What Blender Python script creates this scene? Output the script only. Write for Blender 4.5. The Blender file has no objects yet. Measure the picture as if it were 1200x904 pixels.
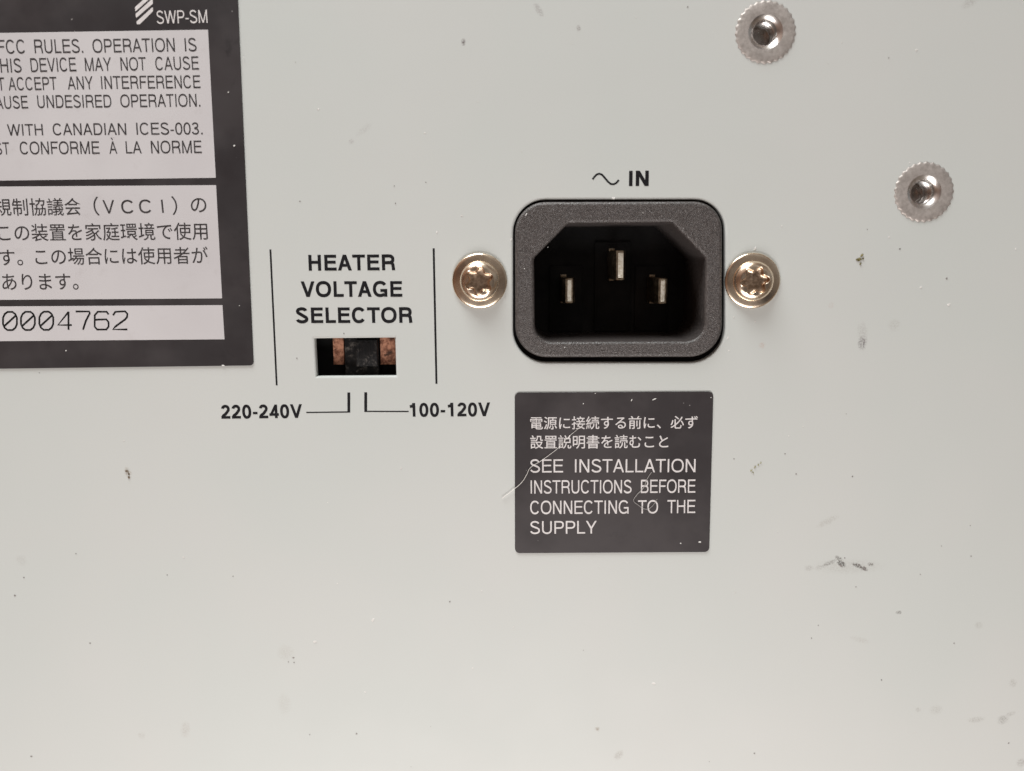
import bpy, bmesh, math, random
from mathutils import Vector, Matrix

# ------------------------------------------------------------------ camera
SC = bpy.context.scene
COL = SC.collection
MM = 0.001
LIFT = 150.0                       # height of the panel's middle above the table, mm
FOCAL = 1000.0                     # focal length in photo pixels (photo is 1200 wide)
PITCH, YAW, ROLL = math.radians(8.6), math.radians(-0.9), math.radians(0.35)
DIST = 125.4                       # camera to the panel's middle, mm

def W(u, v, w=0.0):
    """panel millimetres (right, up, out of the panel) -> world metres"""
    return Vector((u * MM, -w * MM, (v + LIFT) * MM))

fwd = Vector((math.sin(YAW) * math.cos(PITCH), math.cos(YAW) * math.cos(PITCH), -math.sin(PITCH)))
r0 = fwd.cross(Vector((0, 0, 1))).normalized()
u0 = r0.cross(fwd).normalized()
right = r0 * math.cos(ROLL) - u0 * math.sin(ROLL)
up = r0 * math.sin(ROLL) + u0 * math.cos(ROLL)
eye = W(0, 0) - fwd * DIST * MM
cam_d = bpy.data.cameras.new('camera')
cam = bpy.data.objects.new('camera', cam_d)
COL.objects.link(cam)
m3 = Matrix((right, up, -fwd)).transposed()
cam.matrix_world = Matrix.Translation(eye) @ m3.to_4x4()
cam_d.sensor_fit = 'HORIZONTAL'
cam_d.sensor_width = 36.0
cam_d.lens = 36.0 * FOCAL / 1200.0
cam_d.clip_start = 0.005
cam_d.clip_end = 20.0
cam_d.dof.use_dof = True
cam_d.dof.focus_distance = 0.1262
cam_d.dof.aperture_fstop = cam_d.lens / 1.9
SC.camera = cam

def P(px, py, w=0.0):
    """where a measured photo point lies on the plane w mm in front of the panel -> (u, v) mm"""
    d = fwd * FOCAL + right * (px - 600.0) - up * (py - 452.0)
    t = (-w * MM - eye.y) / d.y
    q = eye + d * t
    return (q.x / MM, q.z / MM - LIFT)

# ------------------------------------------------------------------ world, lamps, exposure
world = bpy.data.worlds.new('World')
SC.world = world
world.use_nodes = True
nt = world.node_tree
bg = nt.nodes['Background']
tc = nt.nodes.new('ShaderNodeTexCoord')
sep = nt.nodes.new('ShaderNodeSeparateXYZ')
nt.links.new(tc.outputs['Generated'], sep.inputs[0])
ramp = nt.nodes.new('ShaderNodeValToRGB')          # a dim room: warm table below, pale ceiling above
mp = nt.nodes.new('ShaderNodeMapRange')
mp.inputs['From Min'].default_value = -1
mp.inputs['From Max'].default_value = 1
nt.links.new(sep.outputs['Z'], mp.inputs['Value'])
nt.links.new(mp.outputs[0], ramp.inputs[0])
el = ramp.color_ramp.elements
el[0].position, el[0].color = 0.0, (0.40, 0.36, 0.33, 1)
el[1].position, el[1].color = 1.0, (0.80, 0.80, 0.82, 1)
e = el.new(0.45); e.color = (0.30, 0.285, 0.27, 1)
e = el.new(0.55); e.color = (0.30, 0.30, 0.31, 1)
nz = nt.nodes.new('ShaderNodeTexNoise')
nz.inputs['Scale'].default_value = 1.7
nz.inputs['Detail'].default_value = 2.5
nt.links.new(tc.outputs['Generated'], nz.inputs['Vector'])
r2 = nt.nodes.new('ShaderNodeValToRGB')
r2.color_ramp.elements[0].position, r2.color_ramp.elements[0].color = 0.36, (0.25, 0.24, 0.26, 1)
r2.color_ramp.elements[1].position, r2.color_ramp.elements[1].color = 0.62, (1.25, 1.2, 1.12, 1)
e = r2.color_ramp.elements.new(0.47); e.color = (0.95, 0.72, 0.55, 1)
nt.links.new(nz.outputs[0], r2.inputs[0])
wm = nt.nodes.new('ShaderNodeMapRange'); wm.interpolation_type = 'SMOOTHSTEP'
wm.inputs['From Min'].default_value = -0.12; wm.inputs['From Max'].default_value = -0.42
nt.links.new(sep.outputs['X'], wm.inputs['Value'])
warm = nt.nodes.new('ShaderNodeMix'); warm.data_type = 'RGBA'; warm.blend_type = 'MULTIPLY'
nt.links.new(wm.outputs[0], warm.inputs['Factor'])
nt.links.new(r2.outputs[0], warm.inputs['A'])
warm.inputs['B'].default_value = (1.15, 0.80, 0.64, 1)
mul = nt.nodes.new('ShaderNodeMix'); mul.data_type = 'RGBA'; mul.blend_type = 'MULTIPLY'
mul.inputs['Factor'].default_value = 1.0
nt.links.new(ramp.outputs[0], mul.inputs['A'])
nt.links.new(warm.outputs['Result'], mul.inputs['B'])
nt.links.new(mul.outputs['Result'], bg.inputs['Color'])
bg.inputs['Strength'].default_value = 0.46

def lamp(name, pos, aim, sx, sy, power, color):
    l = bpy.data.lights.new(name, 'AREA')
    l.shape = 'RECTANGLE'; l.size = sx; l.size_y = sy
    l.energy = power; l.color = color
    o = bpy.data.objects.new(name, l)
    COL.objects.link(o)
    o.location = W(*pos)
    d = W(*aim) - o.location
    o.rotation_euler = d.to_track_quat('-Z', 'Y').to_euler()
    return o

lamp('window_lamp', (-110, 440, 125), (-10, 0, 0), 0.26, 0.18, 2.75, (0.97, 1.0, 0.99))
lamp('low_fill_lamp', (-10, -250, 215), (-5, -110, 0), 0.26, 0.14, 1.05, (1.0, 0.955, 0.925))  # added fill from below to brighten the lower part of the panel

SC.view_settings.view_transform = 'Standard'
SC.view_settings.look = 'None'
SC.view_settings.exposure = 0.0
SC.view_settings.gamma = 1.0
SC.render.filter_size = 1.9

# ------------------------------------------------------------------ materials
def principled(name, color, rough=0.5, metal=0.0, spec=0.5):
    m = bpy.data.materials.new(name)
    m.use_nodes = True
    b = m.node_tree.nodes['Principled BSDF']
    b.inputs['Base Color'].default_value = (*color, 1)
    b.inputs['Roughness'].default_value = rough
    b.inputs['Metallic'].default_value = metal
    b.inputs['Specular IOR Level'].default_value = spec
    return m, m.node_tree, b

def coords(t):
    return t.nodes.new('ShaderNodeTexCoord').outputs['Object']

def noise(t, vec, scale, detail=3.0, rough=0.55):
    n = t.nodes.new('ShaderNodeTexNoise')
    n.inputs['Scale'].default_value = scale
    n.inputs['Detail'].default_value = detail
    n.inputs['Roughness'].default_value = rough
    t.links.new(vec, n.inputs['Vector'])
    return n.outputs[0]

def mrange(t, val, a, b, c, d):
    n = t.nodes.new('ShaderNodeMapRange')
    n.interpolation_type = 'SMOOTHSTEP'
    n.inputs['From Min'].default_value = a; n.inputs['From Max'].default_value = b
    n.inputs['To Min'].default_value = c; n.inputs['To Max'].default_value = d
    t.links.new(val, n.inputs['Value'])
    return n.outputs[0]

def math2(t, op, a, b=None):
    n = t.nodes.new('ShaderNodeMath'); n.operation = op
    for i, x in enumerate((a, b)):
        if x is None: continue
        if isinstance(x, (int, float)): n.inputs[i].default_value = x
        else: t.links.new(x, n.inputs[i])
    return n.outputs[0]

def mix(t, fac, a, b, blend='MIX'):
    n = t.nodes.new('ShaderNodeMix'); n.data_type = 'RGBA'; n.blend_type = blend
    for key, x in (('Factor', fac), ('A', a), ('B', b)):
        s = n.inputs[key] if key == 'Factor' else [i for i in n.inputs if i.name == key and i.type == 'RGBA'][0]
        if isinstance(x, (int, float)): s.default_value = x
        elif isinstance(x, tuple): s.default_value = (*x, 1)
        else: t.links.new(x, s)
    return [o for o in n.outputs if o.type == 'RGBA'][0]

def bump(t, b, height, strength, dist):
    n = t.nodes.new('ShaderNodeBump')
    n.inputs['Strength'].default_value = strength
    n.inputs['Distance'].default_value = dist
    t.links.new(height, n.inputs['Height'])
    t.links.new(n.outputs[0], b.inputs['Normal'])

# smudges on the paint: (photo x, photo y, half width px, half height px, turn deg, colour, strength)
SMUDGES = [
    (986, 661, 5.5, 2.8, -30, (0.03, 0.027, 0.025), 0.95), (1005, 663, 6.0, 2.2, -22, (0.05, 0.045, 0.04), 0.85),
    (1012, 666.5, 4, 2.4, -20, (0.08, 0.06, 0.055), 0.8), (972, 660, 9, 2.2, 25, (0.16, 0.15, 0.14), 0.5),
    (983, 655, 5, 2.2, -35, (0.12, 0.11, 0.1), 0.55), (1021, 661.5, 3.5, 2.2, 0, (0.15, 0.14, 0.13), 0.55),
    (948, 666, 5, 3, 0, (0.25, 0.23, 0.21), 0.32), (959, 666, 4, 3, 0, (0.25, 0.23, 0.21), 0.22),
    (995, 664, 34, 8, 0, (0.33, 0.31, 0.28), 0.22),
    (1175, 843.5, 6, 5, 25, (0.2, 0.19, 0.17), 0.42), (1184, 837, 6, 2.5, 25, (0.24, 0.22, 0.2), 0.3),
    (1144, 843.5, 9, 3.4, 5, (0.25, 0.23, 0.2), 0.32), (1097, 832, 7, 5, 0, (0.3, 0.28, 0.25), 0.24),
    (1076, 832, 3, 3, 0, (0.25, 0.23, 0.2), 0.25), (1187, 800.5, 4.5, 4.5, 0, (0.28, 0.26, 0.23), 0.3),
    (1147, 733, 4, 4, 0, (0.3, 0.28, 0.25), 0.28), (1197, 894, 5, 5, 0, (0.22, 0.2, 0.18), 0.4),
    (1053, 718, 3, 2, 0, (0.15, 0.14, 0.13), 0.6), (1010.5, 402, 4.5, 7, -5, (0.2, 0.185, 0.19), 0.6),
    (1011, 390, 5, 10, 10, (0.33, 0.31, 0.3), 0.3), (1048, 381, 6, 6, 0, (0.36, 0.34, 0.31), 0.25),
    (631, 11.5, 3, 7, 35, (0.25, 0.22, 0.22), 0.45), (543, 49.5, 2.2, 3.5, 0, (0.2, 0.18, 0.18), 0.6),
    (678, 33, 2, 3, 0, (0.25, 0.22, 0.22), 0.5), (970, 611, 12, 3.5, 28, (0.3, 0.28, 0.24), 0.26),
    (1008, 750, 10, 3, -15, (0.38, 0.36, 0.33), 0.25), (335, 765, 9, 9, 0, (0.4, 0.37, 0.33), 0.22),
    (333, 825, 7, 12, 0, (0.4, 0.37, 0.33), 0.2), (217, 855, 5, 9, -10, (0.36, 0.31, 0.28), 0.28),
    (725, 885, 4, 6, -35, (0.27, 0.24, 0.2), 0.4), (700, 854.5, 2.6, 2.6, 0, (0.3, 0.25, 0.2), 0.5),
    (427, 152, 9, 3, 35, (0.33, 0.31, 0.3), 0.22), (412, 166, 3, 2.5, 40, (0.28, 0.25, 0.25), 0.4),
    (166, 862, 4, 4, 0, (0.36, 0.33, 0.3), 0.25), (25, 657, 6, 6, 0, (0.36, 0.34, 0.32), 0.2),
    (150, 554, 3.5, 6, 12, (0.28, 0.2, 0.12), 0.35), (1137, 3, 9, 4, 30, (0.3, 0.28, 0.26), 0.3),
    (893, 405, 3.5, 3, 0, (0.5, 0.36, 0.3), 0.35), (974, 358, 3, 3, 0, (0.5, 0.4, 0.37), 0.3),
]

paint, t, b = principled('grey_paint', (0.60, 0.595, 0.565), 0.42, 0.0, 0.3)
oc = coords(t)
big = noise(t, oc, 28.0, 2.0)
base = mix(t, mrange(t, big, 0.3, 0.7, 0.0, 1.0), (0.570, 0.598, 0.582), (0.590, 0.606, 0.592))
fine = noise(t, oc, 5200.0, 2.0)
base = mix(t, mrange(t, fine, 0.35, 0.75, 0.0, 0.10), base, (0.50, 0.49, 0.465))
sx_ = t.nodes.new('ShaderNodeSeparateXYZ'); t.links.new(oc, sx_.inputs[0])
wob = noise(t, oc, 1500.0, 4.0, 0.7)
wob2 = noise(t, oc, 4200.0, 3.0, 0.7)
blotch = mrange(t, wob2, 0.38, 0.62, 0.12, 1.15)
for (px, py, hx, hy, turn, colr, k) in SMUDGES:
    cu, cv = P(px, py)
    a = math.radians(turn); s = 0.1254 * MM
    dx = math2(t, 'SUBTRACT', sx_.outputs['X'], cu * MM)
    dz = math2(t, 'SUBTRACT', sx_.outputs['Z'], (cv + LIFT) * MM)
    ru = math2(t, 'ADD', math2(t, 'MULTIPLY', dx, math.cos(a) / (hx * s)), math2(t, 'MULTIPLY', dz, math.sin(a) / (hx * s)))
    rv = math2(t, 'ADD', math2(t, 'MULTIPLY', dx, -math.sin(a) / (hy * s)), math2(t, 'MULTIPLY', dz, math.cos(a) / (hy * s)))
    d2 = math2(t, 'ADD', math2(t, 'MULTIPLY', ru, ru), math2(t, 'MULTIPLY', rv, rv))
    d2 = math2(t, 'ADD', d2, math2(t, 'MULTIPLY', math2(t, 'SUBTRACT', wob, 0.5), 3.2))
    m_ = math2(t, 'MULTIPLY', mrange(t, d2, -0.5, 2.1, k * (1.6 if k > 0.45 else 1.25), 0.0), blotch)
    base = mix(t, math2(t, 'MINIMUM', m_, 1.0), base, colr)
t.links.new(base, b.inputs['Base Color'])
t.links.new(mrange(t, noise(t, oc, 60.0, 3.0), 0.3, 0.7, 0.50, 0.60), b.inputs['Roughness'])
grain = math2(t, 'ADD', math2(t, 'MULTIPLY', noise(t, oc, 1800.0, 3.0), 0.10), math2(t, 'MULTIPLY', noise(t, oc, 55.0, 2.0), 1.2))
bump(t, b, grain, 0.25, 0.0003)
PAINT = paint

def speckled(name, c1, c2, scale, rough, bumps=0.0, bdist=0.00005, metal=0.0, spec=0.5, lo=0.35, hi=0.65):
    m, t, b = principled(name, c1, rough, metal, spec)
    oc = coords(t)
    n = noise(t, oc, scale, 4.0, 0.62)
    t.links.new(mix(t, mrange(t, n, lo, hi, 0, 1), c1, c2), b.inputs['Base Color'])
    t.links.new(mrange(t, noise(t, oc, scale * 0.31, 3.0), 0.3, 0.7, rough * 0.82, min(1, rough * 1.18)), b.inputs['Roughness'])
    if bumps:
        bump(t, b, noise(t, oc, scale * 1.7, 3.0), bumps, bdist)
    return m

INK = speckled('black_ink', (0.005, 0.005, 0.007), (0.010, 0.010, 0.012), 900, 0.6, spec=0.25)
LABEL_INK = speckled('dark_label_ink', (0.030, 0.026, 0.028), (0.055, 0.05, 0.052), 1500, 0.5)
SERIAL_INK = speckled('serial_ink', (0.006, 0.006, 0.007), (0.012, 0.011, 0.011), 1500, 0.6, spec=0.25)
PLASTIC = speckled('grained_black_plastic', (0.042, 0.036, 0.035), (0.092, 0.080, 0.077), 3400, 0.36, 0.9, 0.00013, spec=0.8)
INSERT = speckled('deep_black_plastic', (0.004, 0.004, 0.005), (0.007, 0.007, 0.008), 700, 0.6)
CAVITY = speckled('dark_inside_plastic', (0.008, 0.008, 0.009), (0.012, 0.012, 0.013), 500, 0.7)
STEEL = speckled('plated_steel', (0.80, 0.66, 0.52), (0.95, 0.81, 0.64), 900, 0.25, 0.05, 0.00003, 1.0)
RIVET = speckled('satin_zinc', (0.42, 0.385, 0.36), (0.52, 0.48, 0.455), 2300, 0.55, 0.35, 0.00006, 0.55)
SHINY = speckled('turned_zinc', (0.78, 0.76, 0.74), (0.9, 0.89, 0.88), 1200, 0.27, 0.06, 0.00003, 1.0)
RECESS_METAL = speckled('dark_recess_metal', (0.42, 0.30, 0.21), (0.74, 0.58, 0.44), 1700, 0.36, 0.4, 0.0001, 1.0)  # browner and darker than the head, for the star recess
PINM = speckled('tinned_brass', (0.30, 0.24, 0.17), (0.62, 0.53, 0.40), 1500, 0.34, 0.5, 0.0001, 1.0)
TIP_GLINT = speckled('glint_tin', (0.72, 0.66, 0.53), (0.97, 0.93, 0.83), 2200, 0.4, 0.4, 0.0001, 0.35)  # pale, less metallic tin that paints in the glint on each pin's front
m, t, b = principled('brown_fibre_board', (0.4, 0.18, 0.1), 0.65, 0.0, 0.3)
oc = coords(t)
base = mix(t, mrange(t, noise(t, oc, 1300, 4.0, 0.7), 0.36, 0.64, 0, 1), (0.18, 0.07, 0.04), (0.52, 0.25, 0.16))
base = mix(t, mrange(t, noise(t, oc, 620, 5.0, 0.75), 0.52, 0.66, 0, 0.85), base, (0.035, 0.02, 0.015))
t.links.new(base, b.inputs['Base Color'])
bump(t, b, noise(t, oc, 2300, 3.0), 0.7, 0.00015)
BROWN = m
HAIR = speckled('pale_fibre', (0.74, 0.70, 0.66), (0.85, 0.82, 0.78), 900, 0.4)
HAIR2 = speckled('grey_fibre', (0.36, 0.34, 0.33), (0.5, 0.48, 0.46), 900, 0.4)
LINT = speckled('white_dust', (0.66, 0.65, 0.63), (0.80, 0.79, 0.77), 1200, 0.85)
DIRT = speckled('dark_dirt', (0.17, 0.16, 0.155), (0.28, 0.26, 0.245), 1600, 0.85)
BROWN_DIRT = speckled('brown_dirt', (0.10, 0.075, 0.05), (0.22, 0.17, 0.12), 2500, 0.85)
OLIVE = speckled('olive_debris', (0.10, 0.085, 0.025), (0.24, 0.21, 0.10), 2500, 0.8)
SHELL = speckled('cabinet_metal', (0.10, 0.10, 0.10), (0.14, 0.14, 0.14), 80, 0.5)

WHITE_PRINT = speckled('pale_label_print', (0.66, 0.63, 0.63), (0.74, 0.71, 0.71), 900, 0.45)

# charcoal label film with stains and white specks
def label_film(name, c1, c2, seed):
    m, t, b = principled(name, c1, 0.5, 0.0, 0.35)
    oc0 = coords(t)
    mpn = t.nodes.new('ShaderNodeMapping'); mpn.inputs['Location'].default_value = (seed, seed * 0.7, seed * 1.3)
    t.links.new(oc0, mpn.inputs['Vector']); oc = mpn.outputs[0]
    n = noise(t, oc, 75, 4.0, 0.55)
    base = mix(t, mrange(t, n, 0.36, 0.62, 0, 1), c1, c2)
    blot = noise(t, oc, 170, 5.0, 0.7)
    base = mix(t, mrange(t, blot, 0.60, 0.74, 0, 0.5), base, tuple(x * 0.55 for x in c1))
    sp = noise(t, oc, 900, 2.0)
    base = mix(t, mrange(t, sp, 0.765, 0.80, 0, 0.5), base, (0.42, 0.40, 0.39))
    t.links.new(base, b.inputs['Base Color'])
    t.links.new(mrange(t, noise(t, oc, 120, 4.0), 0.3, 0.7, 0.42, 0.62), b.inputs['Roughness'])
    bump(t, b, noise(t, oc, 230, 3.0), 0.12, 0.0002)
    return m
FILM = label_film('charcoal_label_film', (0.030, 0.025, 0.027), (0.052, 0.045, 0.047), 1.0)
FILM2 = label_film('charcoal_rating_film', (0.029, 0.025, 0.027), (0.048, 0.042, 0.044), 3.0)

m, t, b = principled('pale_label_paper', (0.58, 0.55, 0.55), 0.42)
oc = coords(t)
base = mix(t, mrange(t, noise(t, oc, 45, 3.0), 0.3, 0.7, 0, 1), (0.565, 0.545, 0.56), (0.615, 0.597, 0.61))
base = mix(t, mrange(t, noise(t, oc, 260, 5.0, 0.7), 0.55, 0.8, 0, 0.35), base, (0.44, 0.41, 0.41))
t.links.new(base, b.inputs['Base Color'])
bump(t, b, noise(t, oc, 260, 3.0), 0.1, 0.0002)
PAPER = m

# slider: black plastic, scuffed pale where fingers and tools have rubbed
m, t, b = principled('scuffed_black_plastic', (0.006, 0.006, 0.007), 0.6, 0.0, 0.3)
oc = coords(t)
n1 = noise(t, oc, 1500, 4.0, 0.7)
geo = t.nodes.new('ShaderNodeNewGeometry')
s3 = t.nodes.new('ShaderNodeSeparateXYZ'); t.links.new(geo.outputs['Normal'], s3.inputs[0])
facing = mrange(t, math2(t, 'MULTIPLY', s3.outputs['Y'], -1.0), 0.7, 1.0, 0, 1)
n2 = noise(t, oc, 420, 2.0)
wear = math2(t, 'MULTIPLY', math2(t, 'MULTIPLY', mrange(t, n1, 0.46, 0.68, 0, 1), mrange(t, n2, 0.40, 0.58, 0, 1)), facing)
t.links.new(mix(t, wear, (0.004, 0.004, 0.005), (0.11, 0.099, 0.09)), b.inputs['Base Color'])
bump(t, b, n1, 0.4, 0.0001)
SCUFF = m

# ------------------------------------------------------------------ builders
def link_mesh(name, me, mat, parent=None, smooth=None):
    me.materials.clear()
    me.materials.append(mat)
    if smooth is not None:
        for p in me.polygons: p.use_smooth = True
        me.set_sharp_from_angle(angle=math.radians(smooth))
    me.name = name
    o = bpy.data.objects.new(name, me)
    COL.objects.link(o)
    if parent is not None:
        o.parent = parent
        o.matrix_parent_inverse = parent.matrix_basis.inverted()
    return o

def tag(o, label=None, cat=None, group=None, kind=None):
    if label: o['label'] = label
    if cat: o['category'] = cat
    if group: o['group'] = group
    if kind: o['kind'] = kind
    return o

def thing(name, label, cat, uv, group=None):
    o = bpy.data.objects.new(name, None)
    o.empty_display_size = 0.004
    COL.objects.link(o)
    o.location = W(uv[0], uv[1])
    return tag(o, label, cat, group)

def to_mesh(curve):
    """evaluate a curve or text datablock into a mesh in its own plane"""
    o = bpy.data.objects.new('shape', curve)
    COL.objects.link(o)
    me = bpy.data.meshes.new_from_object(o.evaluated_get(bpy.context.evaluated_depsgraph_get()))
    bpy.data.objects.remove(o)
    return me

def to_world(me):
    for v in me.vertices:
        v.co = W(v.co.x, v.co.y, v.co.z)
    me.update()
    return me

def plate(name, outlines, w0, w1, mat, parent=None, bevel=0.0, smooth=35, res=2):
    """flat plate from outlines in panel mm (the first is the outside, the rest are holes), w0 back to w1 front"""
    c = bpy.data.curves.new(name, 'CURVE')
    c.dimensions = '2D'; c.fill_mode = 'BOTH'
    for pts in outlines:
        s = c.splines.new('POLY')
        s.points.add(len(pts) - 1)
        for q, (x, y) in zip(s.points, pts): q.co = (x, y, 0, 1)
        s.use_cyclic_u = True
    half = (w1 - w0) / 2
    c.extrude = half - bevel
    if bevel:
        c.bevel_depth = bevel; c.bevel_resolution = res; c.offset = -bevel
    me = to_mesh(c)
    bm = bmesh.new(); bm.from_mesh(me)
    bmesh.ops.remove_doubles(bm, verts=bm.verts, dist=1e-4)
    bmesh.ops.recalc_face_normals(bm, faces=bm.faces)
    bm.to_mesh(me); bm.free()
    for v in me.vertices: v.co.z += (w0 + w1) / 2
    o = link_mesh(name, to_world(me), mat, parent, smooth)
    for p in o.data.polygons:                          # the flat faces stay flat, only the rounded edge is smooth
        if abs(p.normal.y) > 0.9995: p.use_smooth = False
    return o

def rounded(corners, radius, n=8):
    """corner points (any order around), one radius or one per corner -> outline with round corners"""
    pts = []
    k = len(corners)
    for i in range(k):
        p0, p1, p2 = Vector(corners[i - 1]), Vector(corners[i]), Vector(corners[(i + 1) % k])
        r = radius[i] if isinstance(radius, (list, tuple)) else radius
        if r <= 0:
            pts.append(tuple(p1)); continue
        a = (p0 - p1).normalized(); b_ = (p2 - p1).normalized()
        ang = a.angle(b_)
        d = r / math.tan(ang / 2)
        cen = p1 + (a + b_).normalized() * (r / math.sin(ang / 2))
        s, e_ = p1 + a * d - cen, p1 + b_ * d - cen
        a0 = math.atan2(s.y, s.x); a1 = math.atan2(e_.y, e_.x)
        da = (a1 - a0 + math.pi) % (2 * math.pi) - math.pi
        for j in range(n + 1):
            th = a0 + da * j / n
            pts.append((cen.x + r * math.cos(th), cen.y + r * math.sin(th)))
    return pts

def circle(cu, cv, r, n=48):
    return [(cu + r * math.cos(2 * math.pi * i / n), cv + r * math.sin(2 * math.pi * i / n)) for i in range(n)]

# ---- grotesque capitals and figures drawn as pen shapes; capital height 1, h = half the stroke
def oval(cx, cy, rx, ry, a0, a1, n=20, k=2.25):
    pts = []
    for i in range(n + 1):
        th = math.radians(a0 + (a1 - a0) * i / n)
        c, s = math.cos(th), math.sin(th)
        pts.append((cx + rx * math.copysign(abs(c) ** (2 / k), c), cy + ry * math.copysign(abs(s) ** (2 / k), s)))
    return pts

def ribbon(pts, h, closed=False):
    n = len(pts); out = []
    V2 = [Vector(p) for p in pts]
    left, right_ = [], []
    for i in range(n):
        a = V2[i - 1] if (i > 0 or closed) else V2[0]
        c = V2[(i + 1) % n] if (i < n - 1 or closed) else V2[-1]
        d0 = V2[i] - a; d1 = c - V2[i]
        if d0.length < 1e-9: d0 = d1
        if d1.length < 1e-9: d1 = d0
        d0 = d0.normalized(); d1 = d1.normalized()
        n0, n1 = Vector((-d0.y, d0.x)), Vector((-d1.y, d1.x))
        m_ = (n0 + n1).normalized()
        m_ = m_ * (h / max(0.45, m_.dot(n0)))
        left.append(V2[i] + m_); right_.append(V2[i] - m_)
    for i in range(n if closed else n - 1):
        j = (i + 1) % n
        out.append([tuple(left[i]), tuple(right_[i]), tuple(right_[j]), tuple(left[j])])
    return out

def letter(ch, h):
    """-> advance, list of strokes, each a list of quads"""
    g = h * 0.92                                     # level strokes are a touch thinner
    def V(x, y0=0.0, y1=1.0): return [[(x - h, y0), (x + h, y0), (x + h, y1), (x - h, y1)]]
    def H(y, x0, x1): return [[(x0, y - g), (x1, y - g), (x1, y + g), (x0, y + g)]]
    def D(x0, y0, x1, y1, hh=None):
        hh = hh or h
        q = hh * math.hypot(x1 - x0, y1 - y0) / abs(y1 - y0)
        return [[(x0 - q, y0), (x0 + q, y0), (x1 + q, y1), (x1 - q, y1)]]
    def R(pts, closed=False): return ribbon(pts, h, closed)
    L = 0.105
    def bowl(xa, xr, y0, y1, k=2.3):                   # from the stem out, round and back
        ry = (y1 - y0) / 2; xc = max(xa + 0.02, xr - ry * 1.15)
        return [(xa, y1)] + oval(xc, (y0 + y1) / 2, xr - xc, ry, 90, -90, 18, k) + [(xa, y0)]
    o = 0.012                                         # overshoot of round letters
    if ch in ('A', '\u00c0'):
        w = 0.93; c = w / 2; q = h * 1.08
        f = lambda y: (c - 0.02 - q) * (1 - y)
        p = [D(0.02 + q, 0, c, 1), D(w - 0.02 - q, 0, c, 1), H(0.33, c - f(0.33), c + f(0.33))]
        if ch != 'A': p.append([[(c - 0.20, 1.30), (c - 0.05, 1.30), (c + 0.06, 1.11), (c - 0.04, 1.11)]])
        return w, p
    if ch == 'B': return 0.95, [V(L + h), R(bowl(L + h, 0.88 - h - 0.03, 0.525, 1 - g)), R(bowl(L + h, 0.88 - h, g, 0.525))]
    if ch == 'C': return 1.0, [R(oval(0.50, 0.5, 0.44 - h, 0.5 + o - g, 36, 324, 34))]
    if ch == 'D': return 1.0, [V(L + h), R([(L + h, 1 - g)] + oval(0.50, 0.5, 0.44 - h, 0.5 - g, 90, -90, 24) + [(L + h, g)])]
    if ch == 'E': return 0.92, [V(L + h), H(1 - g, L + h, 0.86), H(0.53, L + h, 0.82), H(g, L + h, 0.87)]
    if ch == 'F': return 0.85, [V(L + h), H(1 - g, L + h, 0.82), H(0.51, L + h, 0.74)]
    if ch == 'G': return 1.07, [R(oval(0.53, 0.5, 0.47 - h, 0.5 + o - g, 36, 312, 34)), V(0.98 - h, 0, 0.50), H(0.50 - g, 0.54, 0.98 - h)]
    if ch == 'H': return 1.0, [V(L + h), V(1.0 - L - h), H(0.53, L + h, 1.0 - L - h)]
    if ch == 'I': return 0.39, [V(0.195)]
    if ch == 'L': return 0.78, [V(L + h), H(g, L + h, 0.75)]
    if ch == 'M':
        w = 1.16
        return w, [V(L + h), V(w - L - h), D(L + h * 1.1, 1, w / 2, 0, h * 0.9), D(w - L - h * 1.1, 1, w / 2, 0, h * 0.9)]
    if ch == 'N': return 1.0, [V(L + h), V(1.0 - L - h), D(L + h * 1.1, 1, 1.0 - L - h * 1.1, 0)]
    if ch == 'O': return 1.08, [R(oval(0.54, 0.5, 0.49 - h, 0.5 + o - g, 0, 360, 44)[:-1], True)]
    if ch == 'P': return 0.92, [V(L + h), R(bowl(L + h, 0.87 - h, 0.455, 1 - g))]
    if ch == 'R': return 1.0, [V(L + h), R(bowl(L + h, 0.90 - h, 0.48, 1 - g)), R(oval(0.60, 0.26, 0.265 - h * 0.6, 0.22, 90, 12, 8) + [(0.925 - h * 0.9, 0.0)])]
    if ch == 'S':
        top = oval(0.46, 0.755, 0.355 - h * 0.9, 0.245 + o - g, 12, 232, 22, 2.1)
        bot = oval(0.465, 0.262, 0.40 - h, 0.262 + o - g, 58, -168, 24, 2.1)
        return 0.93, [R(top + bot)]
    if ch == 'T': return 0.85, [V(0.425, 0, 1 - g), H(1 - g, 0.025, 0.825)]
    if ch == 'U': return 1.0, [R([(L + h, 1.0), (L + h, 0.36)] + oval(0.5, 0.36, 0.5 - L - h, 0.36 + o - g, 180, 360, 20)[1:-1] + [(1.0 - L - h, 0.36), (1.0 - L - h, 1.0)])]
    if ch == 'V': return 0.93, [D(0.02 + h * 1.08, 1, 0.465, 0), D(0.91 - h * 1.08, 1, 0.465, 0)]
    if ch == 'W':
        w = 1.31; q = h * 1.05
        return w, [D(0.02 + q, 1, 0.36, 0), D(w / 2, 1, 0.36, 0), D(w / 2, 1, w - 0.36, 0), D(w - 0.02 - q, 1, w - 0.36, 0)]
    if ch == 'Y': return 0.93, [V(0.465, 0, 0.44), D(0.02 + h * 1.2, 1, 0.465, 0.40), D(0.91 - h * 1.2, 1, 0.465, 0.40)]
    if ch == '0': return 0.775, [R(oval(0.3875, 0.49, 0.335 - h, 0.50 + o - g, 0, 360, 40, 2.2)[:-1], True)]
    if ch == '1': return 0.775, [V(0.44), R([(0.14, 0.745), (0.30, 0.765), (0.38, 0.83), (0.43, 0.975)])]
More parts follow.
